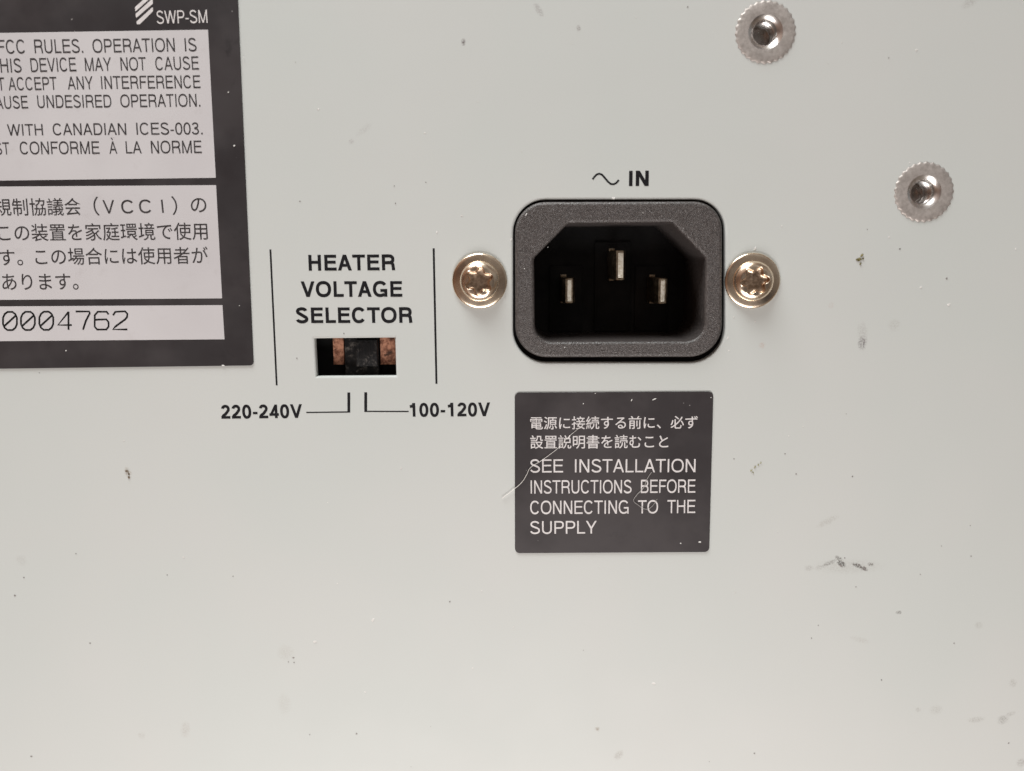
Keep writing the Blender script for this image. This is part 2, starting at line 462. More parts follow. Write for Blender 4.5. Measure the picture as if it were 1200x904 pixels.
    if ch == '2': return 0.775, [R(oval(0.385, 0.70, 0.32 - h, 0.29 + o - g, 172, -35, 20, 2.1) + [(0.40, 0.36), (0.20, 0.21), (0.115 + h * 0.6, 0.06)]), H(g, 0.05, 0.715)]
    if ch == '3':
        return 0.775, [R(oval(0.375, 0.745, 0.30 - h, 0.245 + o - g, 168, -88, 20, 2.1) + [(0.30, 0.525)]), R([(0.30, 0.525)] + oval(0.375, 0.262, 0.34 - h, 0.265 + o - g, 88, -170, 22, 2.1))]
    if ch == '4': return 0.775, [V(0.565 - h * 0.3, 0, 0.985), H(0.265, 0.035, 0.735), D(0.05 + h, 0.24, 0.545, 0.985, h * 0.9)]
    if ch == '-': return 0.46, [[[(0.06, 0.30), (0.40, 0.30), (0.40, 0.30 + 1.7 * h), (0.06, 0.30 + 1.7 * h)]]]
    if ch == '.': return 0.39, [[[(0.195 - h * 1.1, 0), (0.195 + h * 1.1, 0), (0.195 + h * 1.1, 2.2 * h), (0.195 - h * 1.1, 2.2 * h)]]]
    return 0.39, []

DRAWN = set("ABCDEFGHILMNOPRSTUVWY\u00c001234-. ")
def glyphs(body, h=0.06, spacing=1.0, words=1.0):
    if any(ch not in DRAWN for ch in body):            # Japanese characters
        c = bpy.data.curves.new('glyphs', 'FONT')
        c.body = body; c.offset = h; c.resolution_u = 6
        return to_mesh(c)
    x = 0.0; vs, fs = [], []
    for ch in body:
        adv, shapes = letter(ch, h)
        for k, quads in enumerate(shapes):
            for q in quads:
                b0 = len(vs)
                a2 = sum(q[i][0] * q[(i + 1) % 4][1] - q[(i + 1) % 4][0] * q[i][1] for i in range(4))
                if a2 < 0: q = q[::-1]
                vs += [(x + px, py, 0.003 * k) for px, py in q]
                fs.append((b0, b0 + 1, b0 + 2, b0 + 3))
        x += adv * spacing
    me = bpy.data.meshes.new('glyphs'); me.from_pydata(vs, [], fs)
    return me

def ext(me):
    xs = [v.co.x for v in me.vertices]; ys = [v.co.y for v in me.vertices]
    return min(xs), max(xs), min(ys), max(ys)

def text_piece(body, a, b_, top, offset=0.0, spacing=1.0, before='', cjk=False, w=0.02, words=1.0):
    """text set so that its ends stand at photo points a (left, on the baseline) and b_ (right, on the baseline) and its
    capitals reach the photo height `top` above the left end; `before` runs on to the left at the same size"""
    me = glyphs(body, offset, spacing, words)
    x0, x1, y0, y1 = ext(me)
    if not cjk: y0, y1 = 0.0, 1.0
    A, B, T = Vector(P(*a)), Vector(P(*b_)), Vector(P(a[0], top))
    ex = (B - A); L = ex.length; ex = ex / L; ey = Vector((-ex.y, ex.x))
    H = (T - A).dot(ey)
    sx, sy = L / (x1 - x0), H / (y1 - y0)
    if before:
        full = glyphs(before + body, offset, spacing, words)
        shift = ext(full)[1] - x1
        me = full; x0 += shift
    for v in me.vertices:
        q = A + ex * ((v.co.x - x0) * sx) + ey * ((v.co.y - y0) * sy)
        v.co = (q.x, q.y, w + v.co.z)
    return me

def join(meshes):
    bm = bmesh.new()
    for me in meshes: bm.from_mesh(me)
    out = bpy.data.meshes.new('joined')
    bm.to_mesh(out); bm.free()
    return out

def strokes(lines, width, w=0.02, flat=0.06):
    """pen strokes through panel-mm points, as flattened beads of ink"""
    c = bpy.data.curves.new('pen', 'CURVE')
    c.dimensions = '3D'; c.bevel_depth = width / 2; c.bevel_resolution = 3; c.use_fill_caps = True
    for pts in lines:
        s = c.splines.new('POLY'); s.points.add(len(pts) - 1)
        for q, p in zip(s.points, pts): q.co = (p[0], p[1], 0, 1)
    me = to_mesh(c)
    for v in me.vertices: v.co.z = w + v.co.z * flat
    return me

def lathe(profile, n=64, radial=None):
    """(r, w) profile turned about the panel's normal; radial(theta) scales r where the third entry is 1"""
    bm = bmesh.new(); rings = []
    for p in profile:
        r, w = p[0], p[1]; k = p[2] if len(p) > 2 else 0
        if r == 0:
            rings.append([bm.verts.new((0, 0, w))]); continue
        ring = []
        for i in range(n):
            th = 2 * math.pi * i / n
            rr = r * ((1 - k) + k * radial(th)) if radial and k else r
            ring.append(bm.verts.new((rr * math.cos(th), rr * math.sin(th), w)))
        rings.append(ring)
    for a, c in zip(rings, rings[1:]):
        for i in range(n):
            j = (i + 1) % n
            if len(a) == 1: bm.faces.new((a[0], c[i], c[j]))
            elif len(c) == 1: bm.faces.new((a[i], c[0], a[j]))
            else: bm.faces.new((a[i], c[i], c[j], a[j]))
    bmesh.ops.recalc_face_normals(bm, faces=bm.faces)
    me = bpy.data.meshes.new('turned'); bm.to_mesh(me); bm.free()
    return me

def place_local(me, cu, cv, turn=0.0):
    c, s = math.cos(turn), math.sin(turn)
    for v in me.vertices:
        x, y = v.co.x, v.co.y
        v.co.x, v.co.y = cu + x * c - y * s, cv + x * s + y * c
    return to_world(me)

def box_mm(x0, x1, y0, y1, w0, w1, chamfer=0.0, seg=2):
    bm = bmesh.new()
    bmesh.ops.create_cube(bm, size=1)
    for v in bm.verts:
        v.co = ((x0 + x1) / 2 + v.co.x * (x1 - x0), (y0 + y1) / 2 + v.co.y * (y1 - y0), (w0 + w1) / 2 + v.co.z * (w1 - w0))
    if chamfer:
        bmesh.ops.bevel(bm, geom=bm.edges[:], offset=chamfer, segments=seg, affect='EDGES', profile=0.6)
    me = bpy.data.meshes.new('block'); bm.to_mesh(me); bm.free()
    return me

def PP(pts, w=0.0):
    return [P(x, y, w) for x, y in pts]

# ------------------------------------------------------------------ the panel
INLET_HOLE = rounded(PP([(601.2, 234.2), (849.8, 234.2), (849.8, 425), (601.2, 425)]), [4.6, 4.4, 5.0, 4.8], 10)
SWITCH_HOLE = PP([(368.3, 396.9), (462.8, 395.9), (464.2, 441.0), (370.6, 441.6)])
SCREWS = [(562.2, 329.4), (881.2, 329.2)]
RIVETS = [(897.0, 38.0), (1082.6, 225.4)]
THICK = 1.5
panel = thing('equipment_panel', 'pale grey painted metal equipment panel with black printed lettering and cutouts', 'panel', (0, 0))
outer = rounded([(-165, -128), (165, -128), (165, 128), (-165, 128)], 3.0, 6)
plate('face_plate', [outer, INLET_HOLE, SWITCH_HOLE] + [circle(*P(*q), 2.55) for q in RIVETS],
      -THICK, 0.0, PAINT, panel, bevel=0.34, res=4)
# folded sides and the rear of the cabinet the panel closes: keeps the inside dark
bm = bmesh.new()
for me in (box_mm(-164.5, -163.2, -127.5, 127.5, -90, -2.1), box_mm(163.2, 164.5, -127.5, 127.5, -90, -2.1),
           box_mm(-163.1, 163.1, -127.5, -126.2, -90, -2.1), box_mm(-163.1, 163.1, 126.2, 127.5, -90, -2.1),
           box_mm(-164.5, 164.5, -127.5, 127.5, -91.5, -90.1)):
    bm.from_mesh(me)
me = bpy.data.meshes.new('cabinet'); bm.to_mesh(me); bm.free()
link_mesh('cabinet_shell', to_world(me), SHELL, panel)

B = 0.102                                            # emboldening of the panel's lettering
heading = join([text_piece('HEATER', (361.9, 317.5), (463.2, 316.9), 299.0, B),
                text_piece('VOLTAGE', (353.0, 348.3), (471.6, 348.0), 330.0, B),
                text_piece('SELECTOR', (347.1, 378.9), (483.4, 378.5), 360.7, B)])
link_mesh('heading_text', to_world(heading), INK, panel)
link_mesh('voltage_text', to_world(text_piece('220-240V', (259.6, 490.9), (354.6, 489.9), 474.9, B)), INK, panel)
link_mesh('voltage_text', to_world(text_piece('100-120V', (480.4, 488.6), (574.6, 487.9), 472.6, B)), INK, panel)
link_mesh('inlet_text', to_world(text_piece('IN', (737.0, 218.4), (760.2, 218.2), 200.5, B + 0.006)), INK, panel)
wave = [(694.5, 210.5), (696.5, 207.5), (699.5, 204.6), (702.5, 203.8), (705.5, 205.0), (709, 209), (712.5, 213.2), (715.8, 215.9),
        (719, 216.2), (722, 214.8), (725.2, 211.2)]
link_mesh('wave_symbol', to_world(strokes([PP(wave)], 0.27)), INK, panel)

def bar(a, c, width):
    A, C = Vector(P(*a)), Vector(P(*c))
    d = (C - A).normalized(); n = Vector((-d.y, d.x)) * width / 2
    me = bpy.data.meshes.new('bar')
    me.from_pydata([(*(A + n), 0.02), (*(A - n), 0.02), (*(C - n), 0.02), (*(C + n), 0.02)], [], [(0, 1, 2, 3)])
    return me
def corner(vx, y0, y1, hx, hy, side):
    # an L-shaped leader: thick upright, thin run to the lettering
    hw = 1.7
    pts = PP([(vx - hw, y0), (vx + hw, y0), (vx + hw, y1 + 0.7), (hx, hy + 0.7), (hx, hy - 0.7), (vx - hw, y1 - 0.7)]) if side < 0 else \
          PP([(vx + hw, y0), (vx - hw, y0), (vx - hw, y1 + 0.7), (hx, hy + 0.7), (hx, hy - 0.7), (vx + hw, y1 - 0.7)])
    if side < 0:
        pts = PP([(vx - hw, y0), (vx + hw, y0), (vx + hw, y1 + 0.7), (hx, hy + 0.7), (hx, hy - 0.7), (vx - hw, y1 - 0.7)])
    me = bpy.data.meshes.new('leader')
    # two quads sharing an edge: the upright and the run
    me.from_pydata([(x, y, 0.02) for x, y in pts], [], [(0, 1, 2, 5), (5, 2, 3, 4)])
    return me
link_mesh('printed_rule', to_world(bar((316.9, 292.5), (324.3, 451.8), 0.27)), INK, panel)
link_mesh('printed_rule', to_world(bar((508.2, 291.2), (511.5, 450.0), 0.30)), INK, panel)
link_mesh('leader_line', to_world(corner(408.8, 460.2, 483.0, 359.0, 483.6, -1)), INK, panel)
link_mesh('leader_line', to_world(corner(428.6, 460.0, 482.3, 479.0, 482.4, 1)), INK, panel)

# ------------------------------------------------------------------ power inlet
FRONT = 0.55
hc = P(725, 330)
inlet = thing('power_inlet', 'black plastic three-pin mains power inlet set between two screws', 'power inlet', hc)
h_out = rounded(PP([(603.4, 236.8), (846.8, 236.0), (846.6, 418.8), (603.8, 419.4)], FRONT), [4.3, 4.1, 4.6, 4.6], 10)
h_in = rounded(PP([(666.0, 262.0), (787.3, 260.6), (826.6, 302.0), (825.2, 400.2), (627.0, 401.0), (625.8, 302.5)], FRONT),
               [0.7, 0.7, 0.9, 2.6, 2.4, 0.9], 8)
plate('housing', [h_out, h_in], -16.0, FRONT, PLASTIC, inlet, bevel=0.5, res=4, smooth=40)
fl = rounded([(hc[0] - 25, hc[1] - 15), (hc[0] + 25, hc[1] - 15), (hc[0] + 25, hc[1] + 15), (hc[0] - 25, hc[1] + 15)], 4, 6)
grown = rounded(PP([(598, 231), (852, 231), (852, 429), (598, 429)]), 4.8, 8)
h_sl = rounded(PP([(605.0, 238.5), (845, 238), (845, 417), (605.5, 417.6)]), 4.3, 8)
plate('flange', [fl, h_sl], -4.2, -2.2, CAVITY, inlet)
# core that closes the back of the shroud, with a boss round each pin
core = bmesh.new()
for me in (box_mm(hc[0] - 14.2, hc[0] + 14.2, hc[1] - 10.6, hc[1] + 10.6, -17.6, -16.1),):
    core.from_mesh(me)
PINS = [P(666.6, 340.6, -6.0), P(725.6, 311.0, -6.0), P(774.8, 341.0, -6.0)]
low = P(700, 392, -15)[1]
for (pu, pv), hw in zip(PINS, (2.7, 2.9, 2.7)):
    core.from_mesh(box_mm(pu - hw, pu + hw, low + 0.4, pv + 3.6, -16.05, -15.6, 0.15))
me = bpy.data.meshes.new('core'); core.to_mesh(me); core.free()
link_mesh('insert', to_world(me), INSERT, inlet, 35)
def pin(pu, pv, hh, tl, tr):
    me = box_mm(pu - 0.95, pu + 0.95, pv - hh, pv + hh, -15.0, -6.0, 0.0)
    bm = bmesh.new(); bm.from_mesh(me)
    f = [f for f in bm.faces if f.normal.z > 0.9]
    tip = bmesh.ops.inset_region(bm, faces=f, thickness=0.62, depth=1.1)
    for v in bm.verts:
        if v.co.z > -5.9: v.co.y = pv + (v.co.y - pv) * 1.28
    bmesh.ops.bevel(bm, geom=[e_ for e_ in bm.edges], offset=0.09, segments=2, affect='EDGES')
    bm.to_mesh(me); bm.free()
    # small ledges added near the root to imitate glints on the pin
    sh = join([me, box_mm(pu - 1.0, pu - 0.1, pv + hh + 0.03, pv + hh + 0.4, -13.5, -11.6, 0.06), box_mm(pu - 1.0, pu - 0.2, pv - hh - 0.3, pv - hh - 0.03, -13.5, -11.2, 0.06)])
    pn = link_mesh('contact_pin', to_world(sh), PINM, inlet, 40)
    tp = box_mm(pu - tl, pu + tr, pv - hh + 0.3, pv + hh - 0.3, -5.2, -4.86, 0.1)
    link_mesh('pin_tip', to_world(tp), TIP_GLINT, pn, 40)
    return pn
for q, hh, tl, tr in zip(PINS, (1.88, 2.15, 1.9), (0.26, 0.30, 0.26), (0.36, 0.50, 0.36)): pin(*q, hh, tl, tr)

# ------------------------------------------------------------------ screws
def star(th):
    c = math.cos(6 * th)
    return 1.0 + 0.16 * c
def screw(uv, turn, label):
    t_ = thing('machine_screw', label, 'screw', uv, 'flanged screws holding the inlet')
    fl_ = lathe([(0, 0.02), (3.70, 0.02), (3.90, 0.08), (3.97, 0.22), (3.94, 0.34), (3.84, 0.42), (3.70, 0.48), (3.5, 0.52), (3.2, 0.57),
                 (2.95, 0.61), (2.80, 0.64)], 96)
    link_mesh('flange', place_local(fl_, *uv), STEEL, t_, 60)
    hd = lathe([(2.86, 0.60), (2.86, 0.90), (2.83, 1.08), (2.76, 1.26), (2.65, 1.42), (2.52, 1.54), (2.40, 1.63), (2.25, 1.72), (2.10, 1.79), (2.02, 1.82, 0.4), (1.82, 1.87, 1),
                (1.78, 1.85, 1)], 144, star)
    rc = lathe([(1.78, 1.845, 1), (1.75, 1.72, 1), (1.64, 1.12, 1), (1.50, 1.02, 0.9), (1.2, 0.97, 0.5), (0.6, 0.94), (0, 0.94)], 144, star)
    hd_o = link_mesh('drive_head', place_local(hd, *uv, turn), STEEL, t_, 38)
    link_mesh('star_recess', place_local(rc, *uv, turn), RECESS_METAL, hd_o, 38)
    return t_
screw(P(*SCREWS[0]), math.radians(22), 'gold tinted flanged star-drive screw between the selector lettering and the power inlet')
screw(P(*SCREWS[1]), math.radians(8), 'gold tinted flanged star-drive screw on the plain panel side of the power inlet')

# ------------------------------------------------------------------ rivet nuts
def teeth(th):
    x = (th * 29 / (2 * math.pi)) % 1.0
    return 1.0 + 0.024 * (1 - abs(2 * x - 1) * 2)
def rivet(uv, turn, label):
    t_ = thing('rivet_nut', label, 'rivet nut', uv, 'threaded rivet nuts in the panel')
    fl_ = lathe([(2.5, 0.01), (4.12, 0.01, 1), (4.10, 0.05, 1), (3.98, 0.13, 1), (3.80, 0.17, 0.4), (3.2, 0.18), (2.6, 0.18), (2.38, 0.17)], 29 * 8, teeth)
    link_mesh('serrated_flange', place_local(fl_, *uv, turn), RIVET, t_, 30)
    prof = [(2.42, 0.166), (2.36, 0.15), (2.27, 0.10), (2.05, 0.02), (1.80, -0.18), (1.66, -0.30), (1.60, -0.40), (1.60, -0.55), (1.86, -0.75)]
    w = -1.05
    while w > -3.6:
        prof += [(1.56, w - 0.10), (1.86, w - 0.35), (1.56, w - 0.60)]
        w -= 0.7
    prof += [(1.6, -3.9), (1.58, -5.2), (1.2, -5.25), (0.5, -5.3), (0, -5.3)]
    link_mesh('threaded_bore', place_local(lathe(prof, 64), *uv), SHINY, t_, 45)
    return t_
rivet(P(*RIVETS[0]), 0.05, 'empty serrated threaded rivet nut at the top edge, above the power inlet')
rivet(P(*RIVETS[1]), 0.13, 'empty serrated threaded rivet nut lower and farther right on bare panel')

# ------------------------------------------------------------------ voltage selector switch behind its cutout
sw = thing('slide_switch', 'recessed black and brown slide switch in the rectangular cutout', 'switch', P(416.5, 419))
c0, c1 = P(360, 450), P(474, 386)
frame = bmesh.new()
frame.from_mesh(box_mm(c0[0], c1[0], c0[1], c1[1], -9, -5.2))
me = bpy.data.meshes.new('frame'); frame.to_mesh(me); frame.free()
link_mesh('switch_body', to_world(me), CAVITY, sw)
def brown(pa, pb, w0, w1):
    a, c = P(*pa, w1), P(*pb, w1)
    link_mesh('fibre_plate', to_world(box_mm(a[0], c[0], c[1], a[1], w0, w1, 0.08)), BROWN, sw)
brown((389.6, 391), (403.5, 427.6), -5.1, -2.6)
brown((445.0, 391), (470.0, 427.4), -5.1, -2.4)
a, c = P(402.6, 390, -2.0), P(444.5, 447, -2.0)
sl = bmesh.new()
sl.from_mesh(box_mm(a[0], c[0], c[1], a[1], -5.1, -2.3, 0.15))
k0, k1 = P(416.0, 399, -1.2), P(442.5, 430, -1.2)
sl.from_mesh(box_mm(k0[0], k1[0], k1[1], k0[1], -2.35, -1.4, 0.2))
for i in range(4):
    x = k0[0] + 0.35 + i * (k1[0] - k0[0] - 0.7) / 3
    sl.from_mesh(box_mm(x - 0.22, x + 0.22, k1[1] + 0.25, k0[1] - 0.3, -1.45, -1.30, 0.05))
me = bpy.data.meshes.new('slider'); sl.to_mesh(me); sl.free()
link_mesh('slider', to_world(me), SCUFF, sw, 35)

# ------------------------------------------------------------------ warning label under the inlet
wl = thing('warning_label', 'charcoal square warning sticker with pale lettering under the power inlet', 'label', P(718, 553))
plate('backing', [rounded(PP([(603.2, 460.1), (835.8, 458.9), (830.9, 646.8), (603.5, 648.2)]), 0.72, 6)], 0.01, 0.16, FILM, wl, bevel=0.05, res=2)
TW = 0.185
def wtext(*args, **k):
    return text_piece(*args, w=TW, **k)
S = 0.064
link_mesh('japanese_text', to_world(join([
    wtext('電源に接続する前に、必ず', (621.4, 503.4), (817.2, 502.3), 488.2, 0.006, cjk=True),
    wtext('設置説明書を読むこと', (621.4, 526.0), (782.8, 525.2), 510.0, 0.006, cjk=True)])), WHITE_PRINT, wl)
link_mesh('english_text', to_world(join([
    wtext('SEE', (621.4, 553.7), (659.8, 553.5), 538.3, S), wtext('INSTALLATION', (673.6, 553.5), (814.7, 553.2), 538.1, S),
    wtext('INSTRUCTIONS', (621.9, 578.3), (739.9, 577.8), 562.8, S), wtext('BEFORE', (750.8, 577.6), (814.5, 577.2), 562.1, S),
    wtext('CONNECTING', (621.4, 602.3), (736.4, 601.7), 586.8, S), wtext('TO', (747.3, 601.5), (770.8, 601.4), 586.1, S),
    wtext('THE', (781.7, 601.3), (814.4, 601.0), 585.8, S), wtext('SUPPLY', (621.4, 625.5), (699.2, 625.0), 610.6, S)])), WHITE_PRINT, wl)

# ------------------------------------------------------------------ rating label at the left edge
rl = thing('rating_label', 'large charcoal sticker with white fields and a serial number at the left edge', 'label', P(140, 215))
plate('backing', [rounded(PP([(-330, -70), (276.0, -70), (297.6, 428.4), (-330, 436.5)]), [0.8, 0.8, 0.55, 0.8], 6)],
      0.01, 0.17, FILM2, rl, bevel=0.05, res=2)
FW = 0.195
def field(pts):
    A = PP(pts)
    return plate('white_field', [rounded(A, 0.03, 1)], 0.172, 0.19, PAPER, rl, smooth=None)
f1 = field([(-300, 44.0), (244.3, 35.4), (253.4, 208.7), (-300, 216.0)])
f2 = field([(-300, 221.0), (253.7, 217.3), (260.8, 349.8), (-300, 353.6)])
f3 = field([(-300, 361.0), (261.2, 357.7), (263.6, 397.7), (-300, 402.4)])
def rtext(*args, **k):
    return text_piece(*args, w=0.205, **k)
L = 0.066
link_mesh('compliance_text', to_world(join([
    rtext('FCC', (-1.0, 63.9), (30.5, 63.3), 47.6, L), rtext('RULES.', (41.8, 63.2), (98.7, 62.6), 47.0, L),
    rtext('OPERATION', (109.8, 62.6), (206.0, 61.2), 46.6, L), rtext('IS', (217.6, 61.0), (231.4, 60.8), 45.4, L),
    rtext('THIS', (-8.5, 86.0), (26.8, 85.5), 69.6, L), rtext('DEVICE', (37.5, 85.2), (90.7, 84.2), 68.9, L),
    rtext('MAY', (101.0, 84.0), (131.8, 83.6), 68.3, L), rtext('NOT', (142.5, 83.5), (172.3, 83.2), 67.9, L),
    rtext('CAUSE', (183.2, 83.0), (234.0, 82.2), 67.4, L),
    rtext('ACCEPT', (11.4, 106.5), (68.0, 105.9), 91.3, L, before='MUST '), rtext('ANY', (80.6, 105.6), (110.3, 105.2), 90.4, L),
    rtext('INTERFERENCE', (119.8, 105.0), (235.8, 103.9), 89.9, L),
    rtext('CAUSE', (-13.5, 128.5), (34.3, 127.6), 113.6, L), rtext('UNDESIRED', (45.3, 127.2), (131.8, 126.5), 112.3, L),
    rtext('OPERATION.', (142.3, 126.4), (235.6, 125.5), 111.4, L),
    rtext('WITH', (10.1, 159.5), (51.7, 159.2), 146.1, L), rtext('CANADIAN', (63.2, 159.0), (149.2, 158.6), 145.2, L),
    rtext('ICES-003.', (161.0, 158.5), (238.2, 158.0), 144.4, L),
    rtext('EST', (-12.5, 181.9), (12.7, 181.5), 167.6, L), rtext('CONFORME', (24.8, 181.4), (117.8, 180.8), 166.6, L),
    rtext('À', (129.2, 180.6), (138.4, 180.5), 166.2, L), rtext('LA', (148.6, 180.4), (167.0, 180.3), 166.0, L),
    rtext('NORME', (178.0, 180.3), (237.3, 179.9), 165.6, L)])), LABEL_INK, f1)
link_mesh('japanese_text', to_world(join([
    rtext('制協議会', (16.2, 253.4), (96.4, 252.8), 232.8, 0.004, cjk=True, before='規'),
    rtext('（', (111.5, 253.2), (117.8, 253.0), 230.8, 0.004, cjk=True), rtext('V', (122.0, 250.6), (135.6, 250.4), 234.9, 0.066),
    rtext('C', (143.4, 250.4), (157.4, 250.2), 234.9, 0.066), rtext('C', (164.2, 250.1), (178.2, 249.9), 234.5, 0.066), rtext('I', (190.8, 249.8), (192.8, 249.7), 234.4, 0.066),
    rtext('）', (203.0, 252.4), (209.2, 252.2), 230.2, 0.004, cjk=True), rtext('の', (224.8, 249.4), (243.0, 249.1), 232.6, 0.004, cjk=True),
    rtext('の装置を家庭環境で使用', (18.8, 283.2), (244.4, 281.4), 262.6, 0.004, cjk=True, before='こ'),
    rtext('す。', (0.8, 311.4), (28.4, 311.2), 293.0, 0.004, cjk=True),
    rtext('この場合には使用者が', (43.0, 311.2), (244.9, 309.4), 291.0, 0.004, cjk=True),
    rtext('あります。', (4.2, 340.2), (93.2, 339.6), 321.4, 0.004, cjk=True)])), LABEL_INK, f2)
ZERO = [(0.0, 0.62), (0.0, 0.32), (0.12, 0.12), (0.32, 0.0), (0.68, 0.0), (0.88, 0.12), (1.0, 0.32), (1.0, 0.68), (0.88, 0.88), (0.68, 1.0), (0.32, 1.0), (0.12, 0.88), (0.0, 0.68), (0.0, 0.60)]
DIG = {'0': [ZERO, [(0.06, 0.80), (0.92, 0.20)]],
       '4': [[(0.76, 0.02), (0.0, 0.74), (1.0, 0.74)], [(0.76, 0.0), (0.76, 1.0)]],
       '7': [[(0.0, 0.0), (0.96, 0.0), (1.0, 0.10), (0.72, 0.52), (0.52, 1.0)]],
       '6': [[(1.0, 0.17), (0.86, 0.02), (0.22, 0.02), (0.0, 0.22), (0.0, 0.84), (0.18, 1.0), (0.84, 1.0), (1.0, 0.84), (1.0, 0.60), (0.84, 0.44), (0.04, 0.46)]],
       '2': [[(0.0, 0.22), (0.16, 0.03), (0.84, 0.0), (1.0, 0.14), (0.98, 0.32), (0.84, 0.45), (0.16, 0.84), (0.0, 1.0), (1.0, 1.0)]]}
lines = []
for ch, x0, x1 in zip('0004762', (18, 102, 188, 275, 358, 447, 533), (83, 167, 253, 340, 424, 512, 600)):
    for st in DIG[ch]:
        lines.append([P((x0 + fx * (x1 - x0)) / 4, 355 + (43 - (x0 + x1) / 2 * 0.006 + fy * 85) / 4) for fx, fy in st])
link_mesh('serial_number', to_world(strokes(lines, 0.28, 0.20, 0.05)), SERIAL_INK, f3)
link_mesh('model_text', to_world(rtext('SWP-SM', (184.8, 28.6), (244.0, 27.4), 13.4, 0.062)), WHITE_PRINT, rl)
for pts in ([(159.0, 9.0), (179.4, -9.5), (179.5, -4.0), (159.2, 14.4)], [(159.5, 17.0), (179.5, -1.2), (179.8, 5.0), (160.2, 21.8)],
            [(160.6, 26.0), (179.8, 8.6), (180.0, 13.8), (164.6, 29.0), (161.2, 29.2)]):
    plate('emblem_stripe', [rounded(PP(pts), 0.06, 2)], 0.172, 0.19, WHITE_PRINT, rl, smooth=None)

# ------------------------------------------------------------------ hairs and dust
def hair(name, pts, r, label, w0, mat, lift):
    c = bpy.data.curves.new(name, 'CURVE'); c.dimensions = '3D'
    c.bevel_depth = r; c.bevel_resolution = 2; c.use_fill_caps = True; c.resolution_u = 6
    s = c.splines.new('BEZIER'); s.bezier_points.add(len(pts) - 1)
    for i, (q, p) in enumerate(zip(s.bezier_points, pts)):
        u, v = P(*p)
        q.co = (u, v, w0 + r + lift * math.sin(math.pi * i / (len(pts) - 1)))
        q.handle_left_type = q.handle_right_type = 'AUTO'
        q.radius = 1.0 - 0.5 * i / (len(pts) - 1)
    o = link_mesh(name, to_world(to_mesh(c)), mat, None, 60)
    return tag(o, label, 'fibre')
hair('lint_fibre', [(588.3, 583.8), (602, 573.3), (612, 564.2), (617.6, 555), (620.7, 548.6), (633, 540.3), (646, 531), (654, 524.7),
                    (664, 513.8), (673.5, 505.5), (682, 499)], 0.042,
     'long white hair crossing the warning sticker and overhanging its edge', 0.19, HAIR, 0.15)
hair('lint_fibre', [(763.3, 553.2), (757.8, 561.4), (754.2, 570.6), (745, 580.7), (742.3, 586.2), (746.8, 590.8), (757.8, 596.3),
                    (763.3, 593.5), (769.8, 584.3)], 0.045,
     'short hooked grey hair lying over the word CONNECTING TO on the warning sticker', 0.19, HAIR2, 0.12)

rng = random.Random(7)
def flake(u, v, r, w0, stretch=1.0, turn=0.0, thick=0.05):
    bm = bmesh.new()
    n = 9
    top, low_ = [], []
    c, s = math.cos(turn), math.sin(turn)
    for i in range(n):
        th = 2 * math.pi * i / n
        rr = r * rng.uniform(0.6, 1.15)
        x, y = rr * math.cos(th) * stretch, rr * math.sin(th)
        x, y = x * c - y * s, x * s + y * c
        top.append(bm.verts.new((u + x * 0.75, v + y * 0.75, w0 + thick * rng.uniform(0.7, 1.2))))
        low_.append(bm.verts.new((u + x, v + y, w0)))
    bm.faces.new(top)
    for i in range(n):
        bm.faces.new((low_[i], low_[(i + 1) % n], top[(i + 1) % n], top[i]))
    me = bpy.data.meshes.new('flake'); bm.to_mesh(me); bm.free()
    return me
PX = 0.1254
def on_label(px, py):
    if 604 < px < 846 and 237 < py < 419: return FRONT - 0.004
    if 598 < px < 840 and 455 < py < 652: return 0.165
    if px < 302 and py < 434: return 0.178
    return 0.004
def blocked(px, py):
    if 592 < px < 858 and 226 < py < 432: return True
    if 362 < px < 470 and 390 < py < 448: return True
    return any(math.hypot(px - x, py - y) < 38 for x, y in SCREWS + RIVETS)
WHITE = [(616.7, 251.5, 1.3, 3.2, 0.9), (614.5, 315, 1.0, 1.5, 0.5), (661.7, 407, 1.4, 1, 0), (753, 250, 1.2, 1, 0), (642, 290, 0.7, 1.2, 1),
         (800, 268, 0.8, 1, 0), (790, 410, 0.7, 1, 0), (835, 372, 0.6, 1, 0), (437, 727, 2.2, 2.0, 0.9), (369, 752, 2.6, 1.6, 0.1), (395.5, 684, 1.6, 1, 0), (564.5, 692.5, 1.4, 1, 0), (554, 783, 1.4, 1, 0),
         (470, 549, 1.5, 1.6, 0.7), (384, 589, 1.0, 1, 0), (428, 811, 1.6, 1.2, 0.3), (766, 801, 2.2, 1.8, 0.1), (861, 694, 1.4, 1, 0),
         (1074, 59, 1.8, 1.3, 0.5), (1112, 357, 2.2, 1.6, 0.4), (1079, 337, 1.6, 1.3, 0.3), (498, 156, 1.6, 1, 0), (541, 253, 1.6, 1.4, 0),
         (885, 291.5, 2.2, 1.6, 0.7), (885, 377, 1.6, 1, 0), (853, 396, 1.8, 1.8, 1.2), (854, 411, 1.4, 1, 0), (719, 232.5, 2.2, 1.3, 0.3),
         (599, 281, 1.6, 1.7, 1.2), (941, 500, 1.2, 1, 0), (512, 272, 1.4, 1.8, 1.2), (215, 653, 1.8, 1.2, 0), (145, 516.5, 1.6, 1, 0),
         (373, 128, 1.7, 1, 0), (766.5, 468, 1.5, 3.6, 0.3), (740, 469, 1.3, 2.6, 0.9), (797.5, 636.5, 1.8, 1, 0), (820, 635, 2.2, 1.4, 0),
         (683.5, 473, 1.4, 1, 0), (697.5, 461, 1.2, 1, 0), (268, 108.5, 1.6, 1.2, 1.2), (78, 411, 1.5, 1, 0), (275, 171, 1.6, 1.6, 0.9),
         (262, 428.5, 1.6, 3.0, 0.05), (833, 466, 1.2, 1, 0), (1042, 278, 1.3, 1, 0), (916, 265, 1.2, 1, 0), (1066, 191, 1.2, 1, 0)]
